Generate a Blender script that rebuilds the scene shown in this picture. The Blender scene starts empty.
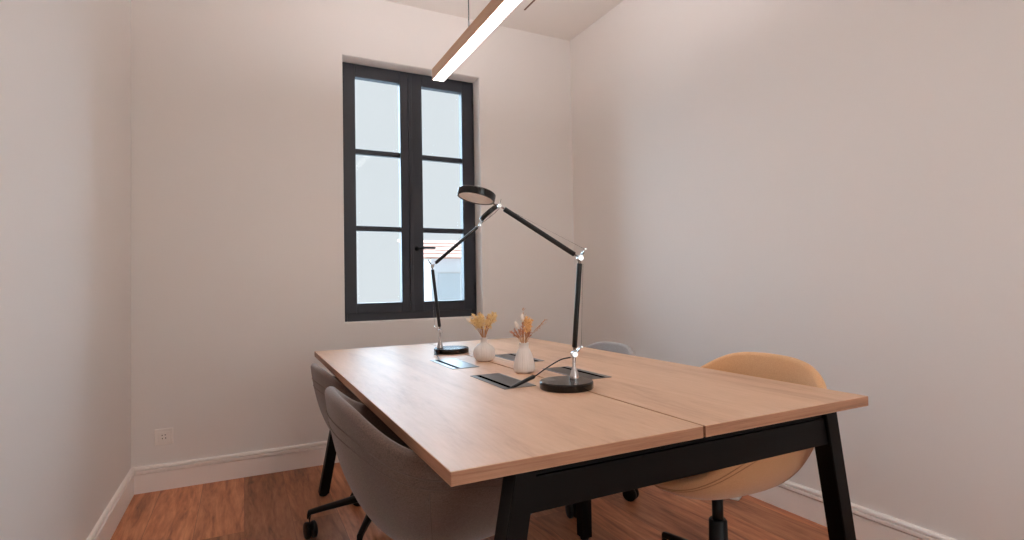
import bpy, bmesh, math, random
from mathutils import Vector, Matrix
random.seed(7)
PI = math.pi
COL = bpy.context.scene.collection

# ------------------------------------------------------------------ helpers
def link(o, parent=None):
    COL.objects.link(o)
    if parent is not None:
        o.parent = parent
    return o

def obj(name, bm, mats, parent=None, smooth=False, loc=None):
    me = bpy.data.meshes.new(name)
    bmesh.ops.recalc_face_normals(bm, faces=bm.faces[:])
    bm.to_mesh(me); bm.free()
    for m in (mats if isinstance(mats, (list, tuple)) else [mats]):
        me.materials.append(m)
    if smooth:
        for p in me.polygons:
            p.use_smooth = True
    o = bpy.data.objects.new(name, me)
    if loc is not None:
        o.location = loc
    return link(o, parent)

def smooth_by_angle(o, deg=35):
    me = o.data
    for p in me.polygons:
        p.use_smooth = True
    bm = bmesh.new(); bm.from_mesh(me)
    for e in bm.edges:
        if len(e.link_faces) == 2 and e.calc_face_angle(0) > math.radians(deg):
            e.smooth = False
    bm.to_mesh(me); bm.free()
    return o

def empty(name, loc=(0, 0, 0), rz=0):
    o = bpy.data.objects.new(name, None)
    o.empty_display_size = .05
    o.location = loc; o.rotation_euler = (0, 0, rz)
    return link(o)

def tag(o, label=None, cat=None, group=None, kind=None):
    if label: o['label'] = label
    if cat: o['category'] = cat
    if group: o['group'] = group
    if kind: o['kind'] = kind
    return o

def add_box(bm, x0, x1, y0, y1, z0, z1, bevel=0, seg=2, mat=0, M=None):
    vs = [bm.verts.new((x, y, z)) for x in (x0, x1) for y in (y0, y1) for z in (z0, z1)]
    idx = [(0, 1, 3, 2), (4, 6, 7, 5), (0, 4, 5, 1), (2, 3, 7, 6), (0, 2, 6, 4), (1, 5, 7, 3)]
    fs = [bm.faces.new([vs[i] for i in f]) for f in idx]
    for f in fs: f.material_index = mat
    bmesh.ops.recalc_face_normals(bm, faces=fs)
    geo = vs
    if bevel > 0:
        es = list({e for f in fs for e in f.edges})
        r = bmesh.ops.bevel(bm, geom=es, offset=bevel, segments=seg, affect='EDGES', profile=.5)
        geo = list({v for f in r['faces'] for v in f.verts} | {v for v in vs if v.is_valid})
    if M is not None:
        bmesh.ops.transform(bm, matrix=M, verts=[v for v in geo if v.is_valid])
    return geo

def add_hexa(bm, a, b, bevel=0, mat=0):
    """a, b: four corners each (matching order) of two end faces"""
    va = [bm.verts.new(p) for p in a]; vb = [bm.verts.new(p) for p in b]
    fs = [bm.faces.new(va[::-1]), bm.faces.new(vb)]
    for i in range(4):
        j = (i + 1) % 4
        fs.append(bm.faces.new((va[i], va[j], vb[j], vb[i])))
    for f in fs: f.material_index = mat
    bmesh.ops.recalc_face_normals(bm, faces=fs)
    if bevel > 0:
        bmesh.ops.bevel(bm, geom=list({e for f in fs for e in f.edges}), offset=bevel, segments=2, affect='EDGES')

def frame_of(d):
    d = Vector(d).normalized()
    u = Vector((0, 0, 1)) if abs(d.z) < .9 else Vector((1, 0, 0))
    s = d.cross(u).normalized()
    return s, s.cross(d).normalized()

def add_tube(bm, pts, r, seg=12, caps=True, mat=0):
    """pts: points; r: radius or list of radii"""
    pts = [Vector(p) for p in pts]
    n = len(pts)
    rs = r if isinstance(r, (list, tuple)) else [r] * n
    rings = []
    prev = None
    for i, p in enumerate(pts):
        a = pts[max(i - 1, 0)]; b = pts[min(i + 1, n - 1)]
        d = (b - a).normalized()
        if prev is None:
            s, t = frame_of(d)
        else:
            s = (prev - d * prev.dot(d)).normalized(); t = d.cross(s)
        prev = s
        rings.append([bm.verts.new(p + (s * math.cos(2 * PI * k / seg) + t * math.sin(2 * PI * k / seg)) * rs[i]) for k in range(seg)])
    fs = []
    for a, b in zip(rings, rings[1:]):
        for k in range(seg):
            fs.append(bm.faces.new((a[k], a[(k + 1) % seg], b[(k + 1) % seg], b[k])))
    if caps:
        fs.append(bm.faces.new(rings[0][::-1])); fs.append(bm.faces.new(rings[-1]))
    for f in fs: f.material_index = mat
    return rings

def add_lathe(bm, prof, seg=40, M=None, mat=0, ridge=None):
    """prof: (r, z) list, closed at the axis when r=0"""
    rings = []
    for r, z in prof:
        if r < 1e-6:
            v = Vector((0, 0, z)); rings.append([bm.verts.new(M @ v if M else v)])
        else:
            ring = []
            for k in range(seg):
                a = 2 * PI * k / seg
                rr = r * (ridge(a, z) if ridge else 1)
                v = Vector((rr * math.cos(a), rr * math.sin(a), z))
                ring.append(bm.verts.new(M @ v if M else v))
            rings.append(ring)
    for a, b in zip(rings, rings[1:]):
        for k in range(seg):
            j = (k + 1) % seg
            if len(a) == 1 and len(b) == 1: break
            if len(a) == 1: f = bm.faces.new((a[0], b[k], b[j]))
            elif len(b) == 1: f = bm.faces.new((a[k], a[j], b[0]))
            else: f = bm.faces.new((a[k], a[j], b[j], b[k]))
            f.material_index = mat

def along(p, q):
    """matrix whose z axis runs from p to q, origin p"""
    p, q = Vector(p), Vector(q)
    d = (q - p).normalized(); s, t = frame_of(d)
    M = Matrix((s, t, d)).transposed().to_4x4()
    if M.determinant() < 0:
        M = Matrix((-s, t, d)).transposed().to_4x4()
    M.translation = p
    return M

def bez(pts, n=24):
    """Catmull-Rom through pts"""
    P = [Vector(p) for p in pts]; P = [P[0] * 2 - P[1]] + P + [P[-1] * 2 - P[-2]]
    out = []
    for i in range(1, len(P) - 2):
        for k in range(n):
            t = k / n; a, b, c, d = P[i - 1:i + 3]
            out.append(.5 * ((2 * b) + (c - a) * t + (2 * a - 5 * b + 4 * c - d) * t * t + (3 * b - a - 3 * c + d) * t ** 3))
    out.append(P[-2]); return out

def lin(c):
    return tuple(((v / 255) / 12.92 if v / 255 <= .04045 else ((v / 255 + .055) / 1.055) ** 2.4) for v in c) + (1,)

# ------------------------------------------------------------------ materials
def mat(name, color, rough=.5, metal=0, spec=.5, bump=None, noise=None, sheen=0, coat=0, trans=0, ior=1.45):
    m = bpy.data.materials.new(name); m.use_nodes = True
    nt = m.node_tree; N = nt.nodes; L = nt.links
    b = N['Principled BSDF']
    b.inputs['Base Color'].default_value = lin(color)
    b.inputs['Roughness'].default_value = rough
    b.inputs['Metallic'].default_value = metal
    b.inputs['Specular IOR Level'].default_value = spec
    b.inputs['IOR'].default_value = ior
    if sheen:
        b.inputs['Sheen Weight'].default_value = sheen
    if coat:
        b.inputs['Coat Weight'].default_value = coat
    if trans:
        b.inputs['Transmission Weight'].default_value = trans
    tc = N.new('ShaderNodeTexCoord')
    if noise:
        scale, amt = noise[0], noise[1]
        mp = N.new('ShaderNodeMapping'); mp.inputs['Scale'].default_value = noise[2] if len(noise) > 2 else (1, 1, 1)
        n = N.new('ShaderNodeTexNoise'); n.inputs['Scale'].default_value = scale; n.inputs['Detail'].default_value = 5
        mx = N.new('ShaderNodeMix'); mx.data_type = 'RGBA'
        c = lin(color)
        mx.inputs['A'].default_value = tuple(v * (1 - amt) for v in c[:3]) + (1,)
        mx.inputs['B'].default_value = tuple(min(1, v * (1 + amt)) for v in c[:3]) + (1,)
        L.new(tc.outputs['Object'], mp.inputs['Vector']); L.new(mp.outputs[0], n.inputs['Vector'])
        L.new(n.outputs['Fac'], mx.inputs['Factor']); L.new(mx.outputs['Result'], b.inputs['Base Color'])
    if bump:
        n2 = N.new('ShaderNodeTexNoise'); n2.inputs['Scale'].default_value = bump[0]; n2.inputs['Detail'].default_value = 4
        bp = N.new('ShaderNodeBump'); bp.inputs['Strength'].default_value = bump[1]; bp.inputs['Distance'].default_value = bump[2]
        L.new(tc.outputs['Object'], n2.inputs['Vector']); L.new(n2.outputs['Fac'], bp.inputs['Height']); L.new(bp.outputs[0], b.inputs['Normal'])
    return m

def emit(name, color, strength):
    m = bpy.data.materials.new(name); m.use_nodes = True
    b = m.node_tree.nodes['Principled BSDF']
    b.inputs['Base Color'].default_value = lin(color)
    b.inputs['Emission Color'].default_value = lin(color)
    b.inputs['Emission Strength'].default_value = strength
    return m

WALL = mat('wall_paint', (230, 225, 221), .9, spec=.2, bump=(90, .12, .002))
CEIL = mat('ceiling_paint', (232, 226, 220), .9, spec=.2, bump=(60, .1, .002))
SKIRT = mat('skirting_paint', (244, 237, 232), .45, spec=.4)
WINM = mat('window_paint', (38, 40, 48), .42, noise=(30, .12))
BLACKM = mat('table_frame_metal', (6, 5, 5), .45, spec=.18, bump=(400, .05, .0005))
BLACKP = mat('black_plastic', (10, 10, 11), .4, spec=.3)
CHROME = mat('polished_aluminium', (205, 200, 198), .22, 1)
DARKAL = mat('anodised_dark', (26, 26, 27), .33, .2)
BASEM = mat('lamp_base_black', (12, 11, 11), .16, .0, noise=(60, .1))
OUTW = mat('outlet_white', (238, 232, 226), .35)
VASE = mat('ribbed_white_ceramic', (240, 233, 228), .5, spec=.4)
FLAPM = mat('brushed_flap', (84, 76, 72), .35, .75, noise=(40, .15, (1, 12, 1)))
FLAPF = mat('flap_frame', (120, 116, 114), .3, .8)
SLOTM = mat('slot_black', (5, 5, 5), 1.0, spec=0)
COPPER = mat('bronze_extrusion', (188, 150, 122), .5, .1, noise=(8, .08, (6, .3, 6)))
CORDM = mat('black_cord', (14, 13, 13), .5)
HINGEM = mat('hinge_metal', (70, 66, 64), .35, .8)

def fabric(name, c1, c2, scale=900):
    m = bpy.data.materials.new(name); m.use_nodes = True
    N = m.node_tree.nodes; L = m.node_tree.links; b = N['Principled BSDF']
    b.inputs['Roughness'].default_value = .95; b.inputs['Specular IOR Level'].default_value = .15
    b.inputs['Sheen Weight'].default_value = .35; b.inputs['Sheen Roughness'].default_value = .5
    tc = N.new('ShaderNodeTexCoord')
    m1 = N.new('ShaderNodeMapping'); m1.inputs['Scale'].default_value = (1, 1, 7)
    m2 = N.new('ShaderNodeMapping'); m2.inputs['Scale'].default_value = (5, 5, 1)
    n1 = N.new('ShaderNodeTexNoise'); n1.inputs['Scale'].default_value = scale / 5; n1.inputs['Detail'].default_value = 3
    n2 = N.new('ShaderNodeTexNoise'); n2.inputs['Scale'].default_value = scale / 5; n2.inputs['Detail'].default_value = 3
    n3 = N.new('ShaderNodeTexNoise'); n3.inputs['Scale'].default_value = 7; n3.inputs['Detail'].default_value = 3
    for mm, nn in ((m1, n1), (m2, n2)):
        L.new(tc.outputs['Object'], mm.inputs['Vector']); L.new(mm.outputs[0], nn.inputs['Vector'])
    L.new(tc.outputs['Object'], n3.inputs['Vector'])
    ad = N.new('ShaderNodeMath'); ad.operation = 'ADD'; L.new(n1.outputs['Fac'], ad.inputs[0]); L.new(n2.outputs['Fac'], ad.inputs[1])
    a2 = N.new('ShaderNodeMath'); a2.operation = 'MULTIPLY_ADD'; L.new(n3.outputs['Fac'], a2.inputs[0]); a2.inputs[1].default_value = .15; L.new(ad.outputs[0], a2.inputs[2])
    mr = N.new('ShaderNodeMapRange'); mr.inputs['From Min'].default_value = .75; mr.inputs['From Max'].default_value = 1.4
    L.new(a2.outputs[0], mr.inputs['Value'])
    mx = N.new('ShaderNodeMix'); mx.data_type = 'RGBA'
    mx.inputs['A'].default_value = lin(c1); mx.inputs['B'].default_value = lin(c2)
    L.new(mr.outputs[0], mx.inputs['Factor']); L.new(mx.outputs['Result'], b.inputs['Base Color'])
    bp = N.new('ShaderNodeBump'); bp.inputs['Strength'].default_value = .35; bp.inputs['Distance'].default_value = .001
    L.new(ad.outputs[0], bp.inputs['Height']); L.new(bp.outputs[0], b.inputs['Normal'])
    return m

BROWNF = fabric('taupe_fabric', (76, 61, 54), (120, 101, 92))
TANF = fabric('tan_fabric', (200, 150, 107), (222, 176, 131))
GREYF = fabric('light_grey_fabric', (140, 131, 128), (174, 165, 160))
THREADB = mat('stitch_brown', (112, 98, 90), .9)
THREADT = mat('stitch_tan', (186, 138, 98), .9)
THREADG = mat('stitch_grey', (150, 146, 148), .9)

def wood(name, dark, mid, light, axis='y', rough=.4, grain=(14, .7, 14), spec=.5, bumpd=.0006):
    m = bpy.data.materials.new(name); m.use_nodes = True
    N = m.node_tree.nodes; L = m.node_tree.links; b = N['Principled BSDF']
    b.inputs['Roughness'].default_value = rough; b.inputs['Specular IOR Level'].default_value = spec
    tc = N.new('ShaderNodeTexCoord')
    mp = N.new('ShaderNodeMapping'); mp.inputs['Scale'].default_value = grain
    L.new(tc.outputs['Object'], mp.inputs['Vector'])
    n1 = N.new('ShaderNodeTexNoise'); n1.inputs['Scale'].default_value = 1; n1.inputs['Detail'].default_value = 8; n1.inputs['Roughness'].default_value = .62; n1.inputs['Distortion'].default_value = .6
    n2 = N.new('ShaderNodeTexNoise'); n2.inputs['Scale'].default_value = 9; n2.inputs['Detail'].default_value = 6; n2.inputs['Roughness'].default_value = .7
    L.new(mp.outputs[0], n1.inputs['Vector']); L.new(mp.outputs[0], n2.inputs['Vector'])
    mixf = N.new('ShaderNodeMath'); mixf.operation = 'MULTIPLY_ADD'; mixf.inputs[1].default_value = .45
    L.new(n2.outputs['Fac'], mixf.inputs[0]); L.new(n1.outputs['Fac'], mixf.inputs[2])
    cr = N.new('ShaderNodeValToRGB'); e = cr.color_ramp.elements
    e[0].position = .5; e[0].color = lin(dark); e[1].position = .95; e[1].color = lin(light)
    k = e.new(.7); k.color = lin(mid)
    L.new(mixf.outputs[0], cr.inputs['Fac']); L.new(cr.outputs['Color'], b.inputs['Base Color'])
    bp = N.new('ShaderNodeBump'); bp.inputs['Strength'].default_value = .25; bp.inputs['Distance'].default_value = bumpd
    L.new(n2.outputs['Fac'], bp.inputs['Height']); L.new(bp.outputs[0], b.inputs['Normal'])
    return m

TOPW = wood('oak_desk_top', (180, 138, 109), (200, 160, 129), (213, 175, 144), rough=.50, grain=(9, 1.1, 9), spec=.68, bumpd=.0002)
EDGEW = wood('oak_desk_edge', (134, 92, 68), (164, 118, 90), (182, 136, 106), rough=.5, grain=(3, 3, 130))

def floor_mat():
    m = bpy.data.materials.new('oak_floor_planks'); m.use_nodes = True
    N = m.node_tree.nodes; L = m.node_tree.links; b = N['Principled BSDF']
    b.inputs['Roughness'].default_value = .42; b.inputs['Specular IOR Level'].default_value = .4
    tc = N.new('ShaderNodeTexCoord'); sp = N.new('ShaderNodeSeparateXYZ'); L.new(tc.outputs['Object'], sp.inputs[0])
    cb = N.new('ShaderNodeCombineXYZ'); L.new(sp.outputs['Y'], cb.inputs['X']); L.new(sp.outputs['X'], cb.inputs['Y'])
    br = N.new('ShaderNodeTexBrick'); L.new(cb.outputs[0], br.inputs['Vector'])
    br.offset = .37; br.offset_frequency = 2
    br.inputs['Scale'].default_value = 1; br.inputs['Brick Width'].default_value = 1.35; br.inputs['Row Height'].default_value = .20
    br.inputs['Mortar Size'].default_value = .0009; br.inputs['Mortar Smooth'].default_value = .2; br.inputs['Bias'].default_value = 0
    br.inputs['Color1'].default_value = (0, 0, 0, 1); br.inputs['Color2'].default_value = (1, 1, 1, 1); br.inputs['Mortar'].default_value = (.5, .5, .5, 1)
    # per-plank shift of the grain
    sh = N.new('ShaderNodeVectorMath'); sh.operation = 'MULTIPLY_ADD'
    L.new(br.outputs['Color'], sh.inputs[0]); sh.inputs[1].default_value = (7, 13, 3); L.new(tc.outputs['Object'], sh.inputs[2])
    mp = N.new('ShaderNodeMapping'); mp.inputs['Scale'].default_value = (11, 1.2, 5); L.new(sh.outputs[0], mp.inputs['Vector'])
    n1 = N.new('ShaderNodeTexNoise'); n1.inputs['Scale'].default_value = 1.1; n1.inputs['Detail'].default_value = 8; n1.inputs['Roughness'].default_value = .62; n1.inputs['Distortion'].default_value = 1.8
    L.new(mp.outputs[0], n1.inputs['Vector'])
    wv = N.new('ShaderNodeTexNoise'); wv.inputs['Scale'].default_value = 7; wv.inputs['Detail'].default_value = 6; wv.inputs['Distortion'].default_value = .5
    L.new(mp.outputs[0], wv.inputs['Vector'])
    vo = N.new('ShaderNodeTexVoronoi'); vo.inputs['Scale'].default_value = 1.0
    mv = N.new('ShaderNodeMapping'); mv.inputs['Scale'].default_value = (4.2, 1.9, 1); L.new(sh.outputs[0], mv.inputs['Vector']); L.new(mv.outputs[0], vo.inputs['Vector'])
    kn = N.new('ShaderNodeMapRange'); kn.inputs['From Min'].default_value = .02; kn.inputs['From Max'].default_value = .09; kn.inputs['To Min'].default_value = 1; kn.inputs['To Max'].default_value = 0
    L.new(vo.outputs['Distance'], kn.inputs['Value'])
    ma = N.new('ShaderNodeMath'); ma.operation = 'MULTIPLY_ADD'; ma.inputs[1].default_value = .4; L.new(wv.outputs['Fac'], ma.inputs[0]); L.new(n1.outputs['Fac'], ma.inputs[2])
    cr = N.new('ShaderNodeValToRGB'); e = cr.color_ramp.elements
    e[0].position = .45; e[0].color = lin((112, 62, 38)); e[1].position = .95; e[1].color = lin((208, 146, 106))
    k = e.new(.68); k.color = lin((172, 108, 72))
    L.new(ma.outputs[0], cr.inputs['Fac'])
    hs = N.new('ShaderNodeHueSaturation'); L.new(cr.outputs['Color'], hs.inputs['Color'])
    mr = N.new('ShaderNodeMapRange'); mr.inputs['To Min'].default_value = .68; mr.inputs['To Max'].default_value = 1.28; L.new(br.outputs['Color'], mr.inputs['Value']); L.new(mr.outputs[0], hs.inputs['Value'])
    mx = N.new('ShaderNodeMix'); mx.data_type = 'RGBA'; L.new(kn.outputs[0], mx.inputs['Factor']); L.new(hs.outputs[0], mx.inputs['A']); mx.inputs['B'].default_value = lin((84, 46, 30))
    m2 = N.new('ShaderNodeMix'); m2.data_type = 'RGBA'; L.new(br.outputs['Fac'], m2.inputs['Factor']); L.new(mx.outputs['Result'], m2.inputs['A']); m2.inputs['B'].default_value = lin((116, 70, 46))
    L.new(m2.outputs['Result'], b.inputs['Base Color'])
    bp = N.new('ShaderNodeBump'); bp.inputs['Strength'].default_value = .3; bp.inputs['Distance'].default_value = .0008; L.new(ma.outputs[0], bp.inputs['Height']); L.new(bp.outputs[0], b.inputs['Normal'])
    return m
FLOORM = floor_mat()

# ------------------------------------------------------------------ dimensions
XL, XR, YB, YF, ZC = -.536, 2.271, 3.48, -1.6, 2.946
WX0, WX1, WZ0, WZ1 = .567, 1.502, .85, 2.54          # window opening
CAMZ = 1.0777

# ------------------------------------------------------------------ room shell
def struct(name, bm, m, smooth=False):
    return tag(obj(name, bm, m, None, smooth), kind='structure')

bm = bmesh.new(); add_box(bm, XL - .1, XR + .1, YF - .1, YB + .1, -.1, 0); struct('floor', bm, FLOORM)
bm = bmesh.new(); add_box(bm, XL - .1, XR + .1, YF - .1, YB + .1, ZC, ZC + .1); struct('ceiling', bm, CEIL)
bm = bmesh.new(); add_box(bm, XL - .12, XL, YF - .1, YB + .35, 0, ZC); struct('wall_left', bm, WALL)
bm = bmesh.new(); add_box(bm, XR, XR + .12, YF - .1, YB + .35, 0, ZC); struct('wall_right', bm, WALL)

def wall_with_hole(x0, x1, z0, z1, hx0, hx1, hz0, hz1, y, depth, out, bev):
    """wall slab in the xz plane from y to y+depth*out with a rectangular hole whose inner arris is rounded"""
    bm = bmesh.new()
    xs = [x0, hx0, hx1, x1]; zs = [z0, hz0, hz1, z1]
    def grid(yy):
        return [[bm.verts.new((x, yy, z)) for z in zs] for x in xs]
    A = grid(y); B = grid(y + depth * out)
    for G in (A, B):
        for i in range(3):
            for j in range(3):
                if i == 1 and j == 1: continue
                bm.faces.new((G[i][j], G[i + 1][j], G[i + 1][j + 1], G[i][j + 1]))
    loop = [(1, 1), (2, 1), (2, 2), (1, 2)]
    for k in range(4):
        a, b = loop[k], loop[(k + 1) % 4]
        bm.faces.new((A[a[0]][a[1]], A[b[0]][b[1]], B[b[0]][b[1]], B[a[0]][a[1]]))
    for a, b in (((0, 0), (3, 0)), ((3, 0), (3, 3)), ((3, 3), (0, 3)), ((0, 3), (0, 0))):
        # outer rim, split along the grid
        pts = []
        if a[1] == b[1]:
            rng = range(a[0], b[0] + (1 if b[0] > a[0] else -1), 1 if b[0] > a[0] else -1); pts = [(i, a[1]) for i in rng]
        else:
            rng = range(a[1], b[1] + (1 if b[1] > a[1] else -1), 1 if b[1] > a[1] else -1); pts = [(a[0], j) for j in rng]
        for p, q in zip(pts, pts[1:]):
            bm.faces.new((A[p[0]][p[1]], A[q[0]][q[1]], B[q[0]][q[1]], B[p[0]][p[1]]))
    bmesh.ops.recalc_face_normals(bm, faces=bm.faces[:])
    if bev:
        es = []
        for k in range(4):
            a, b = loop[k], loop[(k + 1) % 4]
            es.append(bm.edges.get((A[a[0]][a[1]], A[b[0]][b[1]])))
        bmesh.ops.bevel(bm, geom=es, offset=bev, segments=4, affect='EDGES', profile=.5)
    return bm
bm = wall_with_hole(XL - .12, XR + .12, 0, ZC, WX0, WX1, WZ0, WZ1, YB, .36, 1, .008)
smooth_by_angle(struct('wall_back', bm, WALL), 30)
# unseen wall behind the photographer; its glazed door is added to admit fill light
DX0, DX1, DZ1 = .55, 1.75, 2.15
bm = wall_with_hole(XL - .12, XR + .12, -.05, ZC, DX0, DX1, -.02, DZ1, YF, .15, -1, 0)
struct('wall_front', bm, WALL)
d = tag(empty('added_door_1', (DX0, YF - .07, 0)), kind='structure')
bm = bmesh.new(); w = DX1 - DX0
for a in ((0, .07, 0, DZ1), (w - .07, w, 0, DZ1), (.07, w - .07, DZ1 - .08, DZ1), (.07, w - .07, 0, .12), (w / 2 - .03, w / 2 + .03, .12, DZ1 - .08)):
    add_box(bm, a[0], a[1], -.025, .025, a[2], a[3], .003)
obj('door_frame', bm, WINM, d)
bm = bmesh.new(); add_box(bm, .07, w - .07, -.003, .003, .12, DZ1 - .08); GL2 = mat('door_glass', (240, 245, 245), .02, trans=1, ior=1.05); obj('glass_pane', bm, GL2, d)

# skirting boards: stepped profile swept along each wall  (distance from wall, height)
PROF = [(0, 0), (.016, 0), (.016, .098), (.006, .0985), (.006, .1045), (.021, .1055), (.021, .1185), (.006, .1195), (.006, .1245), (.017, .1255), (.016, .132), (.010, .137), (0, .138)]
def skirting(name, p, q, nrm):
    bm = bmesh.new(); p, q, nrm = Vector(p), Vector(q), Vector(nrm)
    A = [bm.verts.new(p + nrm * a + Vector((0, 0, z))) for a, z in PROF]
    B = [bm.verts.new(q + nrm * a + Vector((0, 0, z))) for a, z in PROF]
    n = len(PROF)
    for i in range(n):
        j = (i + 1) % n; bm.faces.new((A[i], A[j], B[j], B[i]))
    bm.faces.new(A); bm.faces.new(B[::-1])
    struct(name, bm, SKIRT)
skirting('baseboard_back', (XL, YB, 0), (XR, YB, 0), (0, -1, 0))
skirting('baseboard_left', (XL, YF, 0), (XL, YB - .016, 0), (1, 0, 0))
skirting('baseboard_right', (XR, YF, 0), (XR, YB - .016, 0), (-1, 0, 0))

# ------------------------------------------------------------------ window
win = tag(empty('window_1', ((WX0 + WX1) / 2, 3.62, WZ0)), kind='structure')
def wob(name, bm, m, parent=None, smooth=False):
    """mesh written in world coordinates, parented to the window (or to a part of it)"""
    p = parent or win
    for v in bm.verts:
        v.co -= win.location if (p is win or p.parent is win) else Vector((0, 0, 0))
    return obj(name, bm, m, p, smooth)
bm = bmesh.new()
fw = .034
for a in ((WX0, WX0 + fw, WZ0, WZ1), (WX1 - fw, WX1, WZ0, WZ1), (WX0 + fw, WX1 - fw, WZ1 - fw, WZ1), (WX0 + fw, WX1 - fw, WZ0, WZ0 + .05)):
    add_box(bm, a[0], a[1], 3.592, 3.665, a[2], a[3], .003)
wob('window_frame', bm, WINM)
def thin_glass(name):
    m = bpy.data.materials.new(name); m.use_nodes = True
    N = m.node_tree.nodes; L = m.node_tree.links; N.remove(N['Principled BSDF'])
    t = N.new('ShaderNodeBsdfTransparent'); t.inputs['Color'].default_value = (.98, .99, .99, 1)
    g = N.new('ShaderNodeBsdfGlossy'); g.inputs['Roughness'].default_value = .0
    f = N.new('ShaderNodeFresnel'); f.inputs['IOR'].default_value = 1.2
    x = N.new('ShaderNodeMixShader'); L.new(f.outputs[0], x.inputs['Fac']); L.new(t.outputs[0], x.inputs[1]); L.new(g.outputs[0], x.inputs[2])
    L.new(x.outputs[0], N['Material Output'].inputs['Surface'])
    return m
GLASS = thin_glass('window_glass')
def casement(x0, x1, gx0, gx1):
    y0, y1 = 3.58, 3.635
    z0, z1 = WZ0 + .048, WZ1 - .012
    gz0, gz1 = .966, 2.452
    bm = bmesh.new()
    add_box(bm, x0, gx0, y0, y1, z0, z1, .004); add_box(bm, gx1, x1, y0, y1, z0, z1, .004)
    add_box(bm, gx0, gx1, y0 + .001, y1, z0, gz0, .004); add_box(bm, gx0, gx1, y0 + .001, y1, gz1, z1, .004)
    for z in (1.457, 1.963):
        add_box(bm, gx0, gx1, y0 + .012, y1 - .006, z - .017, z + .017, .005)
    # inner glazing bead
    c = wob('casement', bm, WINM)
    bm = bmesh.new(); add_box(bm, gx0 - .01, gx1 + .01, 3.612, 3.616, gz0 - .01, gz1 + .01)
    wob('glass_pane', bm, GLASS, c)
    return c
cl = casement(WX0 + .016, 1.022, .661, .958)
cr_ = casement(1.0245, WX1 - .016, 1.111, 1.405)
bm = bmesh.new(); add_box(bm, 1.012, 1.036, 3.570, 3.581, WZ0 + .05, WZ1 - .02, .003); wob('cover_strip', bm, WINM, cl)
# espagnolette handle on the right casement
bm = bmesh.new()
add_lathe(bm, [(0, 0), (.016, 0), (.016, .006), (.009, .01), (.008, .04), (0, .042)], 20, along((1.062, 3.58, 1.327), (1.062, 3.53, 1.327)))
add_tube(bm, [(1.056, 3.545, 1.325), (1.075, 3.54, 1.328), (1.12, 3.54, 1.331), (1.175, 3.54, 1.33), (1.182, 3.54, 1.33)], [.007, .008, .0075, .0075, .005], 12)
h = wob('window_handle', bm, BLACKP, cr_, True)
for x in (WX0 + .011, WX1 - .011):
    for z in (1.05, 1.73, 2.40):
        bm = bmesh.new()
        add_tube(bm, [(x, 3.582, z - .035), (x, 3.582, z + .035)], .0065, 12)
        add_tube(bm, [(x, 3.582, z - .042), (x, 3.582, z - .035)], .004, 10); add_tube(bm, [(x, 3.582, z + .035), (x, 3.582, z + .042)], .004, 10)
        wob('hinge', bm, HINGEM, None, True)

# ------------------------------------------------------------------ outside, seen overexposed through the panes
PALE = mat('outside_pale_render', (232, 234, 236), .9, noise=(.4, .02))
GROUNDM = mat('outside_ground', (165, 168, 170), .9, noise=(.4, .03))
TILE = mat('outside_roof_tile', (206, 160, 142), .9, noise=(3, .1, (1, 6, 1)))
bm = bmesh.new(); add_box(bm, -60, 90, 5, 140, -6.1, -6.0); tag(obj('ground_outside', bm, GROUNDM), kind='structure')
def house(x0, x1, y, ztop, wins, label):
    r = empty('house', ((x0 + x1) / 2, y, -6)); o = r.location
    bm = bmesh.new(); add_box(bm, x0 - o.x, x1 - o.x, 0, 2.6, 0, ztop + 6); obj('wall', bm, PALE, r)
    bm = bmesh.new()
    z = ztop + 6
    for k in range(5):      # overlapping rows of roof tiles stepping up to the ridge
        a = .62 * k; add_hexa(bm, [(x0 - .3 - o.x, -.3 + a, z + .16 * k), (x1 + .3 - o.x, -.3 + a, z + .16 * k), (x1 + .3 - o.x, -.3 + a, z + .16 * k + .05), (x0 - .3 - o.x, -.3 + a, z + .16 * k + .05)],
                          [(x0 - .3 - o.x, .5 + a, z + .16 * k + .14), (x1 + .3 - o.x, .5 + a, z + .16 * k + .14), (x1 + .3 - o.x, .5 + a, z + .16 * k + .22), (x0 - .3 - o.x, .5 + a, z + .16 * k + .22)])
    obj('roof', bm, TILE, r)
    for (wx, wz, ww, wh) in wins:
        bm = bmesh.new(); add_box(bm, wx - ww / 2 - o.x, wx + ww / 2 - o.x, -.04, .02, wz - wh / 2 + 6, wz + wh / 2 + 6, .01)
        obj('window', bm, mat('outside_shutter', (206, 212, 216), .8), r)
    tag(r, label, 'house')
    return r
house(5.35, 7.6, 16.5, 1.9, [(5.95, .95, .75, 1.0), (7.0, .95, .5, 1.0)], 'pale house with tiled roof outside, behind the right window panes')

# ------------------------------------------------------------------ wall socket, hook, floor adaptor
o_ = tag(empty('wall_socket', (-.388, YB, .283)), 'white square wall socket low on the far wall', 'socket')
bm = bmesh.new(); add_box(bm, -.043, .043, -.009, 0, -.043, .043, .003, 3); obj('cover_plate', bm, OUTW, o_)
bm = bmesh.new(); add_box(bm, -.026, .026, -.0115, -.008, -.026, .026, .002, 2); obj('insert', bm, OUTW, o_)
for dx, dz in ((-.007, .009), (.007, .010), (.0085, -.007), (-.006, -.008)):
    bm = bmesh.new(); add_tube(bm, [(dx, -.0121, dz), (dx, -.0100, dz)], .0028, 12); obj('socket_hole', bm, SLOTM, o_)

hk = tag(empty('wall_hook', (XL, 1.684, 1.722)), 'small black hook high on the left wall at the picture edge', 'hook')
bm = bmesh.new(); add_lathe(bm, [(0, 0), (.008, 0), (.009, .003), (.007, .007), (.004, .010), (0, .011)], 16, along((0, 0, 0), (1, 0, 0))); obj('peg', bm, BLACKP, hk, True)

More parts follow.
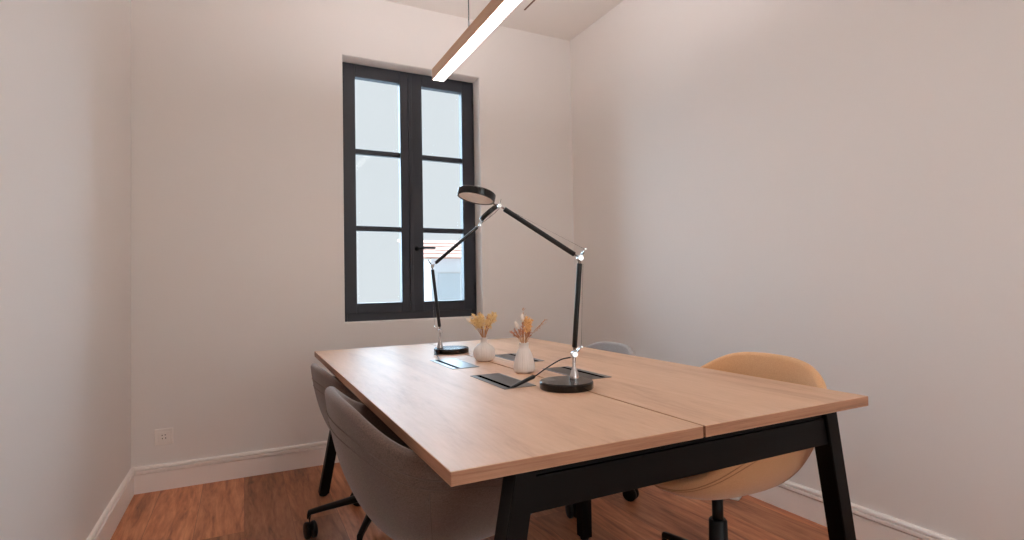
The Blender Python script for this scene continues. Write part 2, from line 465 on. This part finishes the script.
pa = tag(empty('plug_adaptor', (2.185, 1.93, 0), .5), 'small white plug adaptor on the floor by the right wall', 'plug')
bm = bmesh.new(); add_box(bm, -.055, .04, -.026, .026, 0, .034, .011, 3); obj('plug_body', bm, OUTW, pa, True)
bm = bmesh.new(); add_tube(bm, bez([(.04, 0, .014), (.07, .006, .008), (.10, .03, .006), (.125, .06, .006)], 6), .0035, 8); obj('plug_cord', bm, OUTW, pa, True)

# ------------------------------------------------------------------ pendant light and ceiling strip
PX, PY0, PY1, PZ = .945, 1.0, 2.75, 2.178
pend = tag(empty('pendant_light', (PX, (PY0 + PY1) / 2, ZC)), 'long bronze linear pendant light glowing white, hung above the desk', 'lamp')
def pob(name, bm, m, smooth=False, parent=None):
    for v in bm.verts: v.co -= pend.location
    return obj(name, bm, m, parent or pend, smooth)
bm = bmesh.new()
hw = .033
# U-shaped extrusion: two sides, a top and the two end caps
add_box(bm, PX - hw, PX - hw + .003, PY0, PY1, PZ, PZ + .058); add_box(bm, PX + hw - .003, PX + hw, PY0, PY1, PZ, PZ + .058)
add_box(bm, PX - hw + .003, PX + hw - .003, PY0, PY1, PZ + .054, PZ + .058)
body = pob('lamp_body', bm, COPPER)
for y in (PY0, PY1):
    bm = bmesh.new(); add_box(bm, PX - hw + .003, PX + hw - .003, y - (.003 if y == PY1 else 0), y + (.003 if y == PY0 else 0), PZ, PZ + .0535); pob('end_cap', bm, COPPER)
LED = emit('led_diffuser', (255, 246, 238), 7.5)
bm = bmesh.new(); add_box(bm, PX - hw + .0032, PX + hw - .0032, PY0 + .0035, PY1 - .0035, PZ - .0006, PZ + .004); pob('diffuser', bm, LED)
bm = bmesh.new(); add_box(bm, PX - .022, PX + .022, PY0 + .02, PY1 - .02, PZ + .0582, PZ + .0595); pob('added_uplight', bm, emit('added_uplight_glow', (250, 245, 247), 96))  # unseen upward glow added to brighten ceiling and walls
for y in (1.3, 2.30):
    bm = bmesh.new()
    add_tube(bm, [(PX, y, PZ + .0598), (PX, y, PZ + .075)], .006, 12); add_tube(bm, [(PX, y, PZ + .075), (PX, y, ZC)], .0042, 8)
    pob('suspension_wire', bm, CORDM, True)
bm = bmesh.new(); add_lathe(bm, [(0, -.028), (.05, -.028), (.055, -.024), (.055, 0), (0, 0)], 32, Matrix.Translation((PX, 1.3, ZC))); pob('ceiling_rose', bm, CORDM, True)

st = tag(empty('ceiling_trim', (1.68, 2.4, ZC)), 'slim white ceiling grille with a thin shadow line painted brown along its edge, beside the pendant', 'trim')
bm = bmesh.new(); add_box(bm, -.045, .035, -.8, .79, -.010, 0, .002); obj('trim_body', bm, CEIL, st)
bm = bmesh.new(); add_box(bm, .0352, .0465, -.8, .79, -.012, 0, .001); obj('trim_shadow_edge', bm, mat('brown_shadow_line', (120, 84, 70), .6), st)  # brown colour paints the shadow line along the strip

# ------------------------------------------------------------------ desk
TX0, TX1, TYN, TYF, TZ, TH = .333, 1.589, .930, 3.010, .740, .0275
GAPX = .956
desk = tag(empty('desk', ((TX0 + TX1) / 2, (TYN + TYF) / 2, 0)), 'large double oak-topped desk on black splayed metal legs', 'desk')
def dob(name, bm, m, smooth=False, parent=None, label=None):
    for v in bm.verts: v.co -= desk.location
    o = obj(name, bm, m, parent or desk, smooth)
    if label: o['label'] = label
    return o
for a, b in ((TX0, GAPX - .0035), (GAPX + .0035, TX1)):
    bm = bmesh.new(); add_box(bm, a, b, TYN, TYF, TZ - TH, TZ, .0012, 1)
    bmesh.ops.recalc_face_normals(bm, faces=bm.faces[:]); bm.normal_update()
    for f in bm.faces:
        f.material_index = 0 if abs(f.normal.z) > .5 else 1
    dob('tabletop', bm, [TOPW, EDGEW])
LW, LD, SL = .048, .052, .19
DC = .9755                       # centre line of the frame
ZT = TZ - TH                    # underside
for sx in (-1, 1):
    for yy in (.950, TYF - .02 - LD):
        bm = bmesh.new()
        def sec(z):
            xo = DC + sx * (.4995 + SL * (ZT - z)); xi = xo - sx * LW
            x0, x1 = min(xo, xi), max(xo, xi)
            return [(x0, yy, z), (x1, yy, z), (x1, yy + LD, z), (x0, yy + LD, z)]
        add_hexa(bm, sec(.012), sec(ZT), .002)
        a = sec(.012); cx = (a[0][0] + a[1][0]) / 2
        lg = dob('leg', bm, BLACKM)
        bm = bmesh.new(); add_lathe(bm, [(0, 0), (.019, 0), (.021, .004), (.016, .013), (0, .013)], 20, Matrix.Translation((cx, yy + LD / 2, 0)))
        dob('leg_foot', bm, BLACKP, True, lg)
for yy in (.958, TYF - .028 - .036):
    bm = bmesh.new(); add_box(bm, DC - .485, DC + .485, yy, yy + .036, .618, .690, .002)
    dob('cross_beam', bm, BLACKM)
    bm = bmesh.new(); add_box(bm, DC - .465, DC + .465, yy + .006, yy + .030, .6905, ZT, .001)
    dob('top_bracket', bm, BLACKM)
bm = bmesh.new(); add_box(bm, GAPX - .02, GAPX + .02, .9945, 1.9295, ZT - .012, ZT - .0005, .001); add_box(bm, GAPX - .02, GAPX + .02, 1.9805, TYF - .0645, ZT - .012, ZT - .0005, .001); dob('gap_light_block', bm, BLACKM)  # black strip added under the gap to block light and keep it dark
for x in (.70, 1.20):
    bm = bmesh.new(); add_box(bm, x - .025, x + .025, .9945, TYF - .0645, .655, ZT, .002); dob('side_rail', bm, BLACKM)
bm = bmesh.new(); add_box(bm, .7255, 1.1745, 1.93, 1.98, .655, ZT - .002, .002); dob('cross_rail', bm, BLACKM)
for x in (.70, 1.279):
    bm = bmesh.new(); add_box(bm, x - .022, x + .022, 1.90, 1.95, .012, .6545 if x < 1 else ZT, .002); lg = dob('centre_leg', bm, BLACKM)
    bm = bmesh.new(); add_lathe(bm, [(0, 0), (.017, 0), (.019, .004), (.015, .013), (0, .013)], 20, Matrix.Translation((x, 1.925, 0))); dob('leg_foot', bm, BLACKP, True, lg)
# recessed power flaps in the desk top
def flap(x0, x1, y0, y1, side):
    z = TZ
    bm = bmesh.new(); t = .004
    for a in ((x0, x0 + t, y0, y1), (x1 - t, x1, y0, y1), (x0 + t, x1 - t, y0, y0 + t), (x0 + t, x1 - t, y1 - t, y1)):
        add_box(bm, a[0], a[1], a[2], a[3], z + .0001, z + .0022, .0006, 1)
    fl = dob('power_flap', bm, FLAPF)
    s0, s1 = (x0 + .020, x0 + .037) if side < 0 else (x1 - .037, x1 - .020)
    bm = bmesh.new()
    add_box(bm, x0 + t, s0, y0 + t, y1 - t, z + .0001, z + .0014); add_box(bm, s1, x1 - t, y0 + t, y1 - t, z + .0001, z + .0014)
    dob('flap_lid', bm, FLAPM, False, fl)
    bm = bmesh.new(); add_box(bm, s0, s1, y0 + t, y1 - t, z + .0001, z + .0006); dob('cable_slot', bm, SLOTM, False, fl)
flap(.744, .860, 1.560, 1.850, -1); flap(.744, .860, 2.035, 2.330, -1)
flap(1.048, 1.165, 1.560, 1.850, 1); flap(1.048, 1.165, 2.035, 2.330, 1)

# ------------------------------------------------------------------ swivel chairs
H_KEYS = [(0, .404), (20, .402), (34, .390), (44, .364), (53, .322), (62, .292), (80, .282), (98, .272), (113, .240), (126, .180), (140, .118), (155, .080), (168, .062), (180, .058)]
R_KEYS = [(0, .285), (25, .305), (48, .334), (65, .320), (90, .298), (120, .300), (145, .290), (180, .262)]
def key(K, a):
    return sum(key_lin(K, a + d) * w for d, w in ((-15, .08), (-10, .16), (-5, .17), (0, .18), (5, .17), (10, .16), (15, .08)))
def key_lin(K, a):
    a = abs(a)
    if a > 180: a = 360 - a
    for (a0, v0), (a1, v1) in zip(K, K[1:]):
        if a <= a1:
            t = (a - a0) / (a1 - a0); t = t * t * (3 - 2 * t) * .5 + t * .5
            return v0 + (v1 - v0) * t
    return K[-1][1]
def shell_pt(psi, t):
    """outer surface, psi in degrees from the back (the back is at -x), t 0..1 from the middle of the base to the rim"""
    R, H = key(R_KEYS, psi), key(H_KEYS, psi)
    th = .02 + (PI / 2 - .02) * t
    z = H * (1 - max(0, math.cos(th)) ** .8)
    r = R * (.84 * math.sin(th) ** .8 * min(1, t * 3) ** .25 + .16 * z / H)
    a = math.radians(psi)
    return Vector((-r * math.cos(a), r * math.sin(a), z))
NPHI, NT, THK = 96, 22, .030
def rim_curve(t, out=.0):
    P = []
    for k in range(NPHI + 1):
        psi = -180 + 360 * k / NPHI
        p = shell_pt(psi, t); a = math.radians(psi)
        P.append(p + Vector((-math.cos(a), math.sin(a), 0)) * out)
    return P
def make_chair(fab, thread, lift, phase, label, loc, rz, group=None, cast=1.9):
    """lift: height of the shell's underside above the floor"""
    ch = tag(empty('swivel_chair', (loc[0], loc[1], 0), rz), label, 'chair', group)
    # shell: outer skin, rounded rim, inner skin
    bm = bmesh.new(); rings = []
    c0 = bm.verts.new((0, 0, lift)); c1 = bm.verts.new((0, 0, lift + THK))
    for k in range(NPHI):
        psi = -180 + 360 * k / NPHI; a = math.radians(psi); rad = Vector((-math.cos(a), math.sin(a), 0))
        pts = [shell_pt(psi, (i + 1) / NT) for i in range(NT)]
        nor = []
        for i in range(NT):
            q0 = pts[i - 1] if i else Vector((0, 0, 0)); q1 = pts[min(i + 1, NT - 1)]
            d = (q1 - q0).normalized(); s = rad
            n = Vector((rad.x * d.z, rad.y * d.z, -math.hypot(d.x, d.y))); nor.append(n.normalized())   # outward/down
        prof = list(pts)
        d = (pts[-1] - pts[-2]).normalized(); n = nor[-1]; th = THK
        inner = [pts[i] - nor[i] * th for i in range(NT)]
        cen = (pts[-1] + inner[-1]) / 2
        for j in range(1, 6):
            aa = PI * j / 6
            prof.append(cen + n * (th / 2) * math.cos(aa) + d * (th / 2) * math.sin(aa))
        prof += inner[::-1]
        rings.append([bm.verts.new(p + Vector((0, 0, lift))) for p in prof])
    for k in range(NPHI):
        A, B = rings[k], rings[(k + 1) % NPHI]
        bm.faces.new((c0, A[0], B[0])); bm.faces.new((c1, B[-1], A[-1]))
        for i in range(len(A) - 1):
            bm.faces.new((A[i], A[i + 1], B[i + 1], B[i]))
    shell = obj('shell', bm, fab, ch, True)
    # stitched seams
    bm = bmesh.new(); up = Vector((0, 0, lift))
    add_tube(bm, [p + up for p in rim_curve(.955, .0010)], .0013, 6, False); add_tube(bm, [p + up for p in rim_curve(.915, .0010)], .0010, 6, False)
    for psi in (-68, 68):
        add_tube(bm, [shell_pt(psi, t / 20) + up + Vector((-math.cos(math.radians(psi)), math.sin(math.radians(psi)), 0)) * .0006 for t in range(6, 19)], .0010, 6, False)
    obj('seam', bm, thread, shell, True)
    # seat cushion
    bm = bmesh.new()
    prof = [(0, -.022), (.11, -.022), (.160, -.008), (.182, .006), (.182, .014), (.165, .021), (.08, .026), (0, .027)]
    add_lathe(bm, prof, 48, Matrix.Translation((.015, 0, lift + .072)) @ Matrix.Diagonal((1, .98, 1, 1)))
    obj('seat_cushion', bm, fab, ch, True)
    # column
    bm = bmesh.new(); add_lathe(bm, [(0, lift + .010), (.052, lift + .004), (.055, lift - .004), (.030, lift - .012), (.026, lift - .012), (0, lift - .012)], 28); obj('seat_plate', bm, BLACKP, ch, True)
    bm = bmesh.new(); add_lathe(bm, [(0, lift - .012), (.018, lift - .012), (.018, .25), (0, .25)], 20); obj('gas_lift', bm, BLACKP, ch, True)
    bm = bmesh.new(); add_lathe(bm, [(0, .09), (.036, .09), (.036, .17), (.031, .182), (.029, .285), (.025, .29), (0, .29)], 28); smooth_by_angle(obj('column', bm, BLACKP, ch), 40)
    # star base
    for i in range(5):
        a = phase - rz + 2 * PI * i / 5; ca, sa = math.cos(a), math.sin(a)
        def P(r, s, z): return (ca * r - sa * s, sa * r + ca * s, z)
        bm = bmesh.new()
        stations = [(.025, .022, .128, .172), (.12, .0165, .124, .154), (.24, .0125, .106, .130), (.298, .011, .096, .118), (.312, .0105, .080, .114), (.316, .0085, .078, .104)]
        prev = None
        for r, w_, z0, z1 in stations:
            cur = [bm.verts.new(P(r, s, z)) for s, z in ((-w_, z0 + .004), (-w_ * .6, z0), (w_ * .6, z0), (w_, z0 + .004), (w_, z1 - .006), (w_ * .5, z1), (-w_ * .5, z1), (-w_, z1 - .006))]
            if prev:
                for j in range(8): bm.faces.new((prev[j], prev[(j + 1) % 8], cur[(j + 1) % 8], cur[j]))
            else: bm.faces.new(cur)
            prev = cur
        bm.faces.new(prev[::-1])
        leg = obj('leg', bm, BLACKP, ch)
        smooth_by_angle(leg, 40)
        # twin-wheel caster, wheels trailing at a random angle
        g = random.uniform(0, 2 * PI) if i else phase + cast
        cg, sg = math.cos(g), math.sin(g); cx, cy = ca * .307, sa * .307; tr = .014
        bm = bmesh.new()
        add_tube(bm, [(cx, cy, .045), (cx, cy, .088)], .0075, 12)
        add_tube(bm, [(cx - cg * tr * 0, cy, .05), (cx + cg * tr, cy + sg * tr, .036)], .009, 10)
        for s in (-1, 1):
            w0, w1 = .006, .024
            q0 = (cx + cg * tr - sg * s * w0, cy + sg * tr + cg * s * w0, .0355); q1 = (cx + cg * tr - sg * s * w1, cy + sg * tr + cg * s * w1, .0355)
            add_lathe(bm, [(0, 0), (.033, 0), (.0355, .003), (.0355, .013), (.031, .017), (.014, .018), (0, .018)], 28, along(q0, q1))
        smooth_by_angle(obj('caster', bm, BLACKP, leg), 40)
    return ch
make_chair(BROWNF, THREADB, .390, .9, 'brown-grey upholstered tub swivel chair at the near left side of the desk', (.480, 1.445), 0.0)
make_chair(BROWNF, THREADB, .325, math.radians(168.8), 'brown-grey upholstered tub swivel chair on the left, nearest the window wall', (.552, 2.445), 0.05)
make_chair(TANF, THREADT, .393, math.radians(82), 'tan upholstered tub swivel chair at the near right side of the desk', (1.400, 1.315), PI)
make_chair(GREYF, THREADG, .328, math.radians(-54), 'light grey upholstered tub chair at the far right side of the desk', (1.53, 2.385), PI, None, -.15)

# ------------------------------------------------------------------ articulated desk lamps
def desk_lamp(label, stem, base_c, arm_dir, J0, J1, J2, head_c, head_n, cable=None, plug=None, lever=1):
    s = Vector((stem[0], stem[1], TZ)); lamp = tag(empty('desk_lamp', s), label, 'lamp')
    def lo(p): return Vector(p) - s
    def B(name, bm, m, parent=None, smooth=True, label=None):
        o = obj(name, bm, m, parent or lamp)
        if smooth: smooth_by_angle(o, 40)
        if label: o['label'] = label
        return o
    b0 = lo((base_c[0], base_c[1], TZ))
    bm = bmesh.new(); add_lathe(bm, [(0, .0003), (.084, .0003), (.086, .003), (.086, .021), (.083, .0245), (0, .0245)], 64, Matrix.Translation(b0)); B('lamp_base', bm, BASEM)
    J0, J1, J2 = lo(J0), lo(J1), lo(J2)
    d = Vector(arm_dir).normalized(); n = Vector((-d.y, d.x, 0))
    bm = bmesh.new(); zz = J0.z
    add_lathe(bm, [(0, .0247), (.0155, .0247), (.0160, .028), (.0125, .045), (.0075, .060), (.0055, .066), (.0052, zz - .012), (.007, zz - .010), (.007, zz - .002), (0, zz)], 24)
    B('stem', bm, CHROME, label='silver cone-shaped stem')
    def joint(P, A, C, lever_dir):
        """fork joint at P between directions A and C with a wire lever"""
        bm = bmesh.new()
        add_lathe(bm, [(0, -.011), (.009, -.011), (.010, -.008), (.010, .008), (.009, .011), (0, .011)], 20, along(P - n * 0, P + n))
        A, C = A.normalized(), C.normalized()
        add_tube(bm, [P, P + A * .026], [.0072, .006], 12); add_tube(bm, [P, P + C * .026], [.0072, .006], 12)
        L_ = lever_dir.normalized()
        for sgn in (-1, 1):
            add_tube(bm, [P + n * .007 * sgn, P + L_ * .018 + n * .007 * sgn, P + L_ * .034 + n * .002 * sgn], [.004, .0035, .0025], 8)
        add_tube(bm, [P + L_ * .034 - n * .009, P + L_ * .034 + n * .009], .0032, 8)
        B('joint', bm, CHROME, label='silver fork joint with lever')
        return P + L_ * .034
    a1, a2 = (J1 - J0), (J2 - J1)
    away = -d                                                       # lever side, opposite to the reach
    l0 = joint(J0, a1, Vector((0, 0, -1)), away * .8 + Vector((0, 0, .75)))
    l1 = joint(J1, -a1, a2, away * .55 + Vector((0, 0, .9)))
    hd = (Vector(head_c) - s - J2).normalized()
    bm = bmesh.new()
    add_lathe(bm, [(0, -.006), (.006, -.006), (.0065, 0), (.006, .006), (0, .006)], 16, along(J2, J2 + n))
    add_tube(bm, [J2, J2 - a2.normalized() * .02], .0045, 10); add_tube(bm, [J2, J2 + hd * .02], .0035, 10)
    add_tube(bm, [J2, J2 + Vector((0, 0, 1)) * .022 + away * .006], [.002, .001], 6)
    B('joint', bm, CHROME, label='small silver head joint')
    for P, a in ((J0, a1), (J1, a2)):
        bm = bmesh.new(); u = a.normalized()
        q0, q1 = P + u * .022, P + a - u * .018
        prof_n = along(q0, q1); Ln = (q1 - q0).length
        add_lathe(bm, [(0, 0), (.0075, 0), (.0082, .001), (.0082, Ln - .001), (.0075, Ln), (0, Ln)], 20, prof_n)
        B('lower_arm' if P is J0 else 'upper_arm', bm, DARKAL)
    bm = bmesh.new(); u = a1.normalized(); add_tube(bm, [l0, J1 - u * .02 + away * .012], .0007, 6, ); add_tube(bm, [l1, J2 - a2.normalized() * .01 + Vector((0, 0, .004))], .0007, 6)
    B('tension_wire', bm, CHROME)
    # head: flat round disc with a recessed LED underside
    hn = Vector(head_n).normalized(); hc = lo(head_c); hr = .060
    M = along(hc, hc - hn)                                          # +z runs to the back of the disc
    bm = bmesh.new(); add_lathe(bm, [(hr - .005, .001), (hr - .005, -.004), (hr - .001, -.004), (hr, -.002), (hr, .017), (hr - .003, .020), (0, .020)], 56, M)
    head = B('lamp_head', bm, BASEM)
    bm = bmesh.new(); add_lathe(bm, [(0, -.002), (hr - .0055, -.002), (hr - .0055, .006), (0, .006)], 56, M); df = B('diffuser', bm, mat('led_off_diffuser', (250, 244, 240), .4, noise=(60, .12)), head)
    df['label'] = 'pale frosted diffuser, unlit'
    if cable:
        bm = bmesh.new(); add_tube(bm, bez([lo(p) for p in cable], 10), .0022, 8); B('power_cord', bm, CORDM)
    if plug:
        bm = bmesh.new(); add_tube(bm, [lo(p) for p in plug[0]], plug[1], 10); B('cord_end', bm, CORDM)
    return lamp
# horizontal directions the two lamp heads and the stems are turned along
yaw = .4627
RGT = Vector((math.cos(yaw), -math.sin(yaw), 0)); FWD = Vector((math.sin(yaw), math.cos(yaw), 0)); UP = Vector((0, 0, 1))
J2n = (.730, 1.545, 1.325)
desk_lamp('black articulated desk lamp nearest the camera, its arm over the vases', (.958, 1.482), (.925, 1.478), (-.97, .24, 0), (.959, 1.482, .845), (.985, 1.476, 1.157), J2n,
          (.655, 1.557, 1.349), (RGT * -.20 - UP * .96 - FWD * .14),
          cable=[(.951, 1.487, .835), (.925, 1.512, .826), (.895, 1.555, .795), (.876, 1.590, .768)], plug=([(.876, 1.590, .768), (.868, 1.592, .765), (.80, 1.571, .750), (.768, 1.565, .741)], [.003, .007, .0055, .004]))
desk_lamp('black articulated desk lamp farther away, standing in front of the window', (.870, 2.556), (.925, 2.545), (.97, -.24, 0), (.871, 2.556, .849), (.837, 2.564, 1.171), (1.073, 2.505, 1.376),
          (1.128, 2.492, 1.432), (RGT * .63 - UP * .77 + FWD * .02),
          cable=[(.862, 2.556, .765), (.835, 2.52, .762), (.815, 2.46, .752), (.795, 2.36, .746), (.777, 2.30, .7415)], plug=([(.832, 2.50, .741), (.832, 2.50, .768)], [.013, .013]))

# ------------------------------------------------------------------ vases and dried flowers
def vase(name, loc, prof, label):
    bm = bmesh.new()
    def ridge(a, z): return 1 + .018 * math.cos(26 * a) * (1 if .008 < z < .078 else .2)
    add_lathe(bm, prof, 156, None, 0, ridge)
    o = obj(name, bm, VASE, None, True, (loc[0], loc[1], TZ + .0003)); tag(o, label, 'vase'); return o
VA = (.948, 2.190); VB = (.951, 1.817)
vase('vase', VA, [(0, 0), (.030, 0), (.038, .005), (.0465, .020), (.0485, .036), (.044, .054), (.031, .070), (.018, .078), (.0145, .085), (.0150, .098), (.0165, .102), (.0150, .1025), (.0125, .098), (.0120, .085), (.015, .076), (0, .060)], 'squat round white ribbed vase, the one nearer the window')
vase('vase', VB, [(0, 0), (.030, 0), (.036, .004), (.0395, .014), (.0395, .028), (.035, .050), (.0275, .075), (.0215, .088), (.0180, .093), (.0175, .108), (.0190, .112), (.0175, .1125), (.0150, .108), (.0150, .093), (.018, .085), (0, .070)], 'taller tapering white ribbed vase, the one nearer the camera')
STEM = mat('dried_stem', (205, 150, 104), .8); YEL = mat('dried_yellow', (252, 222, 165), .9); ORG = mat('dried_orange', (250, 204, 142), .9)
CRM = mat('dried_cream', (246, 234, 222), .95); PINKB = mat('dried_russet', (214, 146, 108), .9)
def tuft(bm, P, D, n, spread, length, r):
    for _ in range(n):
        v = (D + Vector([random.gauss(0, spread) for _ in range(3)])).normalized()
        s0 = P + D * random.uniform(-.012, .006)
        add_tube(bm, [s0, s0 + v * length * .6, s0 + v * length * random.uniform(.85, 1.1) + Vector((0, 0, -.002))], [r * .5, r, r * .2], 5)
def flower(vloc, neck_z, mouth, ang, reach, height, style, label, group):
    base = Vector((vloc[0], vloc[1], TZ + neck_z - .028)); c, s = math.cos(ang), math.sin(ang)
    o = tag(empty('dried_flower', base), label, 'dried flower', group)
    m0 = Vector((c * mouth, s * mouth, .030)); tip = Vector((c * reach, s * reach, height + .028)); mid = m0.lerp(tip, .5) + Vector((-c, -s, 0)) * reach * .08
    foot = Vector((-c * mouth * .3, -s * mouth * .3, 0.0))
    path = bez([foot, m0, mid, tip], 5)
    bm = bmesh.new(); add_tube(bm, path, .0009, 5); D = (tip - mid).normalized()
    if style == 'spray':
        for t in (.45, .6, .75):
            p = m0.lerp(tip, t); add_tube(bm, [p, p + (D + Vector([random.gauss(0, .5) for _ in range(3)])).normalized() * .03], .0006, 4)
    obj('stem', bm, STEM, o, True)
    bm = bmesh.new()
    if style == 'yellow':
        for t in (.62, .78, .9, 1.0):
            p = m0.lerp(tip, t) + Vector([random.gauss(0, .003) for _ in range(3)]); tuft(bm, p, D, 13, .7, .015, .0022)
        m = YEL
    elif style == 'plume':
        for t in (.6, .7, .8, .9, 1.0):
            tuft(bm, m0.lerp(tip, t), D, 16, .55, .018, .0026)
        m = ORG
    elif style == 'bunny':
        add_lathe(bm, [(0, -.004), (.005, 0), (.0075, .008), (.007, .016), (.004, .024), (0, .028)], 12, along(tip - D * .006, tip + D)); tuft(bm, tip, D, 14, .35, .026, .0008); m = CRM
    elif style == 'russet':
        for t in (.55, .7, .85, 1.0): tuft(bm, m0.lerp(tip, t), D, 5, .4, .016, .0013)
        m = PINKB
    else:
        for t in (.6, .75, .9, 1.0): tuft(bm, m0.lerp(tip, t), D, 4, .35, .014, .001)
        m = STEM
    obj('flower_head', bm, m, o, True)
GA, GB = 'dried stems in the squat vase', 'dried stems in the taller vase'
for i in range(16):
    a = 2 * PI * i / 16 + random.uniform(-.2, .2)
    flower(VA, .102, .008, a, random.uniform(.022, .062), random.uniform(.075, .108), 'yellow', 'dried yellow sprig among those in the squat round vase', GA)
for i in range(4):
    a = 2 * PI * i / 4 + .3
    flower(VA, .102, .005, a, random.uniform(.012, .035), random.uniform(.07, .11), 'russet', 'dried russet-brown sprig among those in the squat round vase', 'russet sprigs in the squat vase')
LEFT = math.atan2(-RGT.y, -RGT.x); RIGHT = math.atan2(RGT.y, RGT.x)
flower(VA, .102, .008, LEFT, .062, .072, 'bunny', 'white fluffy grass head leaning left out of the squat vase', None)
flower(VB, .112, .006, RIGHT + .2, .012, .082, 'plume', 'dried orange plume, left one of two in the taller vase', None)
flower(VB, .112, .006, RIGHT - .4, .024, .078, 'plume', 'dried orange plume, right one of two in the taller vase', None)
flower(VB, .112, .004, LEFT, .004, .088, 'bunny', 'white fluffy grass head upright in the taller vase', None)
flower(VB, .112, .009, LEFT + .3, .026, .062, 'bunny', 'white fluffy grass head leaning left in the taller vase', None)
flower(VB, .112, .010, RIGHT, .078, .080, 'spray', 'thin dried twig leaning far right out of the taller vase', None)
flower(VB, .112, .002, 1.2, .004, .118, 'spray', 'tallest thin dried stalk standing upright in the taller vase', None)
for i in range(9):
    a = 2 * PI * i / 9 + random.uniform(-.2, .2)
    flower(VB, .112, .010, a, random.uniform(.018, .042), random.uniform(.035, .068), 'russet', 'short dried russet sprig among those in the taller vase', GB)

# ------------------------------------------------------------------ light
w_ = bpy.data.worlds.new('sky'); bpy.context.scene.world = w_; w_.use_nodes = True
bg = w_.node_tree.nodes['Background']; bg.inputs['Color'].default_value = lin((224, 231, 236)); bg.inputs['Strength'].default_value = 1.0
def sun(name, direction, angle, strength, color):
    l = bpy.data.lights.new(name, 'SUN'); l.angle = math.radians(angle); l.energy = strength; l.color = color
    o = bpy.data.objects.new(name, l); link(o); o.rotation_euler = Vector(direction).to_track_quat('-Z', 'Y').to_euler()
    return o
sun('hazy_sky_light', (-.12, -1, -.22), 150, 32, (.58, .80, 1.0))
def area(name, loc, direction, sx, sy, power, color):
    l = bpy.data.lights.new(name, 'AREA'); l.shape = 'RECTANGLE'; l.size = sx; l.size_y = sy; l.energy = power; l.color = color
    o = bpy.data.objects.new(name, l); link(o); o.location = loc; o.rotation_euler = Vector(direction).to_track_quat('-Z', 'Y').to_euler()
    return o
# unseen ceiling lamp added behind the photographer to fill the room
cl_ = tag(empty('added_ceiling_lamp', (.9, -.75, ZC)), 'added flush white ceiling lamp for fill light, unseen behind the camera', 'lamp')
bm = bmesh.new(); add_lathe(bm, [(0, -.05), (.22, -.05), (.24, -.04), (.24, 0), (0, 0)], 40); obj('lamp_cover', bm, OUTW, cl_, True)
area('added_ceiling_fill', (.9, -.75, ZC - .06), (0, 0, -1), .44, .44, 14, (1, .97, .94))
area('added_door_fill', ((DX0 + DX1) / 2, YF - .35, 1.15), (0, 1, 0), 1.3, 2.1, 25, (1, .98, .96))  # fill light added outside the unseen door

# ------------------------------------------------------------------ camera
cam = bpy.data.cameras.new('camera'); cam.lens = 539.04 / 1024 * 36; cam.sensor_width = 36; cam.clip_start = .02; cam.clip_end = 300
co = bpy.data.objects.new('camera', cam); link(co)
pitch, roll = .025, -.0175
r0 = Vector((math.cos(yaw), -math.sin(yaw), 0)); f0 = Vector((math.sin(yaw), math.cos(yaw), 0))
f1 = f0 * math.cos(pitch) + UP * math.sin(pitch); u1 = -f0 * math.sin(pitch) + UP * math.cos(pitch)
r2 = r0 * math.cos(roll) + u1 * math.sin(roll); u2 = -r0 * math.sin(roll) + u1 * math.cos(roll)
M = Matrix((r2, u2, -f1)).transposed().to_4x4(); M.translation = (0, 0, CAMZ)
co.matrix_world = M
sc = bpy.context.scene; sc.camera = co
sc.view_settings.view_transform = 'Standard'; sc.view_settings.look = 'None'; sc.view_settings.gamma = 1; sc.view_settings.exposure = 0
sc.view_settings.use_curve_mapping = False
sc.cycles.max_bounces = 12; sc.cycles.diffuse_bounces = 8
